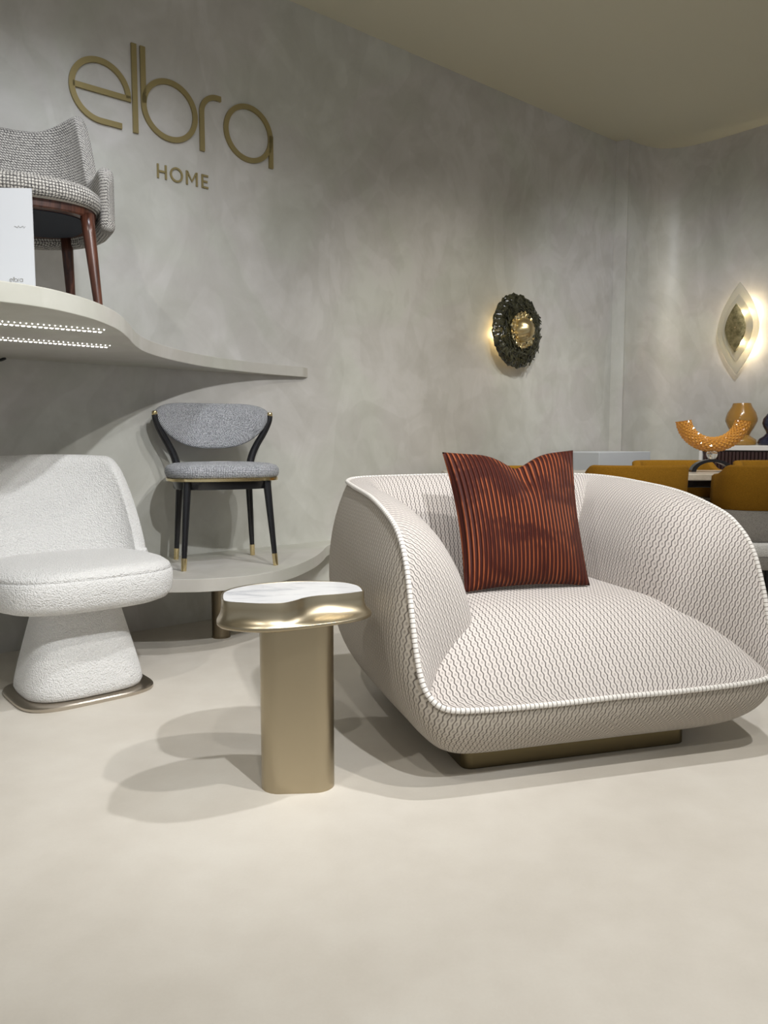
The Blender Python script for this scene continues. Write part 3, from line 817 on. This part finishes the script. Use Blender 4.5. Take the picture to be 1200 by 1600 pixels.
bm = grid([ring_pts(.006, -.112, 16), ring_pts(.006, -.120, 16)], True, None, True, True); link('screw', bm, M['brass'], S2)
for z in (-.10, .10):
    bm = bmesh.new(); bmesh.ops.create_uvsphere(bm, u_segments=16, v_segments=10, radius=.013); link('bulb', bm, M['bulb'], S2, loc=(0.035, -.094, z))
for z in (-.11, .11):
    pd = bpy.data.lights.new('sconce_light', 'POINT'); pd.energy = 2.4; pd.color = (1, .84, .58); pd.shadow_soft_size = .02
    po = bpy.data.objects.new('sconce_light', pd); col.objects.link(po); po.parent = S2; po.location = (.04, -.04, z)

# ------------------------------------------------------------------ low grey box against the wall
bm = bmesh.new()
A = Matrix.Translation(W(3.40, .25, .405)) @ Matrix.Rotation(WA, 4, 'Z')
box(0, 0, 0, .62, .40, .81, bm, A)
tag(link('display_plinth', bm, M['light_grey'], smooth=False, bevel=.004), 'low light grey box plinth against the wall behind the armchair', 'plinth')

# ------------------------------------------------------------------ dining table
DT = thing('dining_table', 'long dining table with beige marble top behind the armchair', 'dining table', (1.40, 4.51, 0), 0)
bm = prism(rrect(2.1, .60, .06, 6), .670, .706); link('tabletop', bm, M['tabletop'], DT, smooth=False, bevel=.006)
bm = prism(rrect(2.0, .50, .05, 6), .630, .669); link('apron', bm, M['black'], DT, smooth=False, bevel=.004)
for sx in (-1, 1):
    bm = lathe([(.20, 0), (.20, .02), (.09, .05), (.07, .3), (.09, .6), (.12, .630)], 40); link('pedestal', bm, M['black'], DT, loc=(-.35+sx*.42, 0.03, 0), auto=.7)

# ------------------------------------------------------------------ mustard dining chairs
def mchair(label, loc, rz, n=0):
    t = thing('dining_chair', label, 'dining chair', loc, rz)
    # back faces -y in local space (person faces +y)
    def shell(z0, z1, r, th, off=0.0, taper_=0.0, span=1.62):
        rows = []
        for i in range(49):
            s = -1+2*i/48; e = abs(s); ang = s*span
            def pl(rr):
                x = rr*math.copysign(min(abs(math.sin(ang))**.62, 1), s) if abs(ang) < PI/2 else math.copysign(rr, s)
                y = -rr*.92*max(math.cos(ang), 0)**.62 + (max(abs(ang)-PI/2, 0)*.5)
                return x, y
            zt = z1 - (.05*sm(.75, 1.0, e) if z1 > .6 else 0)
            a_ = pl(r); b_ = pl(r-th); rr = []
            k0 = 1-taper_
            for (px, py), z in (((a_[0]*k0, a_[1]*k0), z0), (a_, z0+.3*(zt-z0)), (a_, zt-.012), (((a_[0]*.8+b_[0]*.2), (a_[1]*.8+b_[1]*.2)), zt-.003), (((a_[0]*.5+b_[0]*.5), (a_[1]*.5+b_[1]*.5)), zt), (((a_[0]*.2+b_[0]*.8), (a_[1]*.2+b_[1]*.8)), zt-.003), (b_, zt-.012), ((b_[0]*k0, b_[1]*k0), z0)):
                rr.append(Vector((px, py-.03*sm(.45, .78, z), z)))
            rows.append(rr)
        return grid(rows, True, None, True, True)
    link('backrest', shell(.535, .762, .262, .05, taper_=.04), M['mustard'], t)
    link('lower_shell', shell(.375, .537, .258, .045, taper_=.03), M['grey_fabric'], t)
    bm = box(.105, -.2785, .452, .11, .006, .028); link('metal_tag', bm, M['bronze_dark'], t, smooth=False)
    bm = grid([superloop(.47, .50, 3.4, .30, 0, .03), superloop(.53, .56, 3.4, .305, 0, .03), superloop(.545, .575, 3.4, .325, 0, .03), superloop(.545, .575, 3.4, .355, 0, .03), superloop(.53, .56, 3.4, .372, 0, .03), superloop(.2, .2, 3.4, .38, 0, .03)], True, None, True, True)
    link('seat_band', bm, M['boucle'], t)
    bm = grid([superloop(.47, .47, 3.4, .375, 0, .06), superloop(.47, .47, 3.4, .485, 0, .06)], True, None, True, True)
    link('seat_base', bm, M['grey_fabric'], t, auto=.7)
    bm = grid([superloop(.44, .44, 3.4, .485, 0, .06), superloop(.48, .48, 3.4, .492, 0, .06), superloop(.485, .485, 3.4, .51, 0, .06), superloop(.47, .47, 3.4, .528, 0, .06), superloop(.2, .2, 3.4, .534, 0, .06)], True, None, True, True)
    link('seat_cushion', bm, M['boucle'], t)
    bm = grid([superloop(.50, .53, 3.4, .235, 0, .03), superloop(.53, .56, 3.4, .25, 0, .03), superloop(.53, .56, 3.4, .302, 0, .03)], True, None, True, True)
    link('under_seat', bm, M['grey_fabric'], t)
    for sx in (-1, 1):
        for sy in (-1, 1): link('leg', taper((sx*.19, sy*.19+.03, .24), (sx*.205, sy*.205+.03, 0), .018, .011, 14), M['black'], t)
    return t
mchair('mustard dining chair mostly hidden behind the rust cushion', (.625, 4.12, 0), 0)
mchair('mustard and grey dining chair behind the right arm of the armchair', (1.295, 4.12, 0), 0)
mchair('mustard and grey dining chair cut off by the right edge of the photo', (1.99, 4.12, 0), 0)
mchair('mustard dining chair across the table, left of the amber glass arch', (1.82, 4.79, 0), PI)
mchair('mustard dining chair across the table beneath the amber and navy vases', (2.45, 4.77, 0), PI)

# ------------------------------------------------------------------ amber arch sculpture on the table
AS = thing('glass_sculpture', 'upturned amber cut-glass arch on a ball and black arc stand', 'sculpture', (1.885, 4.50, .706), math.radians(-6))
bm = bmesh.new()
# stand: solid arc
path = [(-.115+.0, 0, .004)]
def arcstand(r, z0, n=24): return [(r*math.cos(PI-PI*k/n), z0+r*.62*math.sin(PI*k/n)) for k in range(n+1)]
o_ = arcstand(.118, 0); i_ = arcstand(.092, 0)
prof = o_+i_[::-1]
rows = [[(x, -.03, z) for x, z in prof], [(x, .03, z) for x, z in prof]]
bm = grid(rows, True, None, True, True); link('arc_stand', bm, M['black'], AS, auto=.6)
bm = bmesh.new(); bmesh.ops.create_uvsphere(bm, u_segments=32, v_segments=20, radius=.031); bmesh.ops.translate(bm, verts=bm.verts, vec=(0, 0, .073+.028))
link('glass_ball', bm, M['clear'], AS)
# faceted curved tube
cz = .315; NA = 34; NR = 12
def arch_pt(i, k, out=0.0):
    th = math.radians(188+164*i/NA); rad = Vector((math.cos(th), 0, math.sin(th)))
    c = Vector((.166*math.cos(th), 0, cz+.158*math.sin(th))); a = 2*PI*(k+.5*(i % 2))/NR
    return c+(rad*math.cos(a)+Vector((0, 1, 0))*math.sin(a))*(.0385+out)
bm = bmesh.new(); V = [[bm.verts.new(arch_pt(i, k)) for k in range(NR)] for i in range(NA+1)]
for i in range(-1, NA):
    for k in range(NR):       # every diamond of the lattice is a small raised pyramid
        o_ = (i+1) % 2
        L_v = V[i+1][k]; R_v = V[i+1][(k+1) % NR]
        kk = (k+1) % NR if o_ == 0 and False else (k if o_ == 0 else (k+1) % NR)
        lo_v = V[i][kk] if i >= 0 else None; hi_v = V[i+2][kk] if i+2 <= NA else None
        c = bm.verts.new((L_v.co+R_v.co)/2)
        th = math.radians(188+164*(i+1)/NA); ax = Vector((.166*math.cos(th), 0, cz+.158*math.sin(th)))
        c.co += (c.co-ax).normalized()*.0085
        for t_v in (lo_v, hi_v):
            if t_v is None: bm.faces.new((L_v, R_v, c)); continue
            bm.faces.new((L_v, t_v, c)); bm.faces.new((t_v, R_v, c))
for r in (V[0], V[-1]): bm.faces.new(r)
bmesh.ops.recalc_face_normals(bm, faces=bm.faces)
link('glass_arch', bm, M['amber_cut'], AS, smooth=False)

# ------------------------------------------------------------------ sideboard with vases
rd = Vector((.667, -.745, 0)); rn = Vector((-.745, -.667, 0))
SBd = thing('sideboard', 'dark fluted sideboard with pale top against the right wall', 'sideboard', (2.225, 5.50, 0), RA)
# local x along the wall to the right, local -y out of wall... front face at y=0, body behind
bm = bmesh.new(); box(.31, .19, .44, .60, .36, .76, bm)
link('body', bm, M['fluted'], SBd, smooth=False)
bm = bmesh.new()
for k in range(24):
    x = .035+.025*k
    r = bmesh.ops.create_cone(bm, segments=10, radius1=.011, radius2=.011, depth=.74, cap_ends=True); bmesh.ops.translate(bm, verts=r['verts'], vec=(x, .0, .44))
link('fluting', bm, M['fluted'], SBd, auto=.9)
bm = box(.31, .19, .837, .64, .40, .034); link('top', bm, M['white_paint'], SBd, smooth=False, bevel=.003)
bm = box(.002, .19, .41, .022, .40, .82); link('side_panel', bm, M['white_paint'], SBd, smooth=False, bevel=.003)
def sb(a, d): return Vector((2.225, 5.50, 0))+rd*a-rn*d
p = sb(.20, .17)
bm = lathe([(.03, 0), (.098, .002), (.104, .018), (.098, .040), (.070, .058), (.056, .070), (.060, .080), (.066, .092), (.085, .125), (.103, .165), (.104, .185), (.092, .225), (.066, .268), (.058, .290), (.055, .290), (.062, .262), (.088, .222), (.098, .18)], 56)
tag(link('vase', bm, M['amber_vase'], loc=(p.x, p.y, .8545), auto=.9), 'honey amber hourglass vase on the sideboard', 'vase')
p = sb(.43, .17)
bm = lathe([(.03, 0), (.10, .002), (.108, .018), (.100, .042), (.072, .062), (.055, .082), (.058, .095), (.075, .125), (.082, .150), (.076, .180), (.058, .205), (.045, .222), (.040, .232), (.034, .232), (.03, .2)], 56)
tag(link('vase', bm, M['navy_glass'], loc=(p.x, p.y, .8545), auto=.9), 'glossy navy black vase at the right photo edge', 'vase')
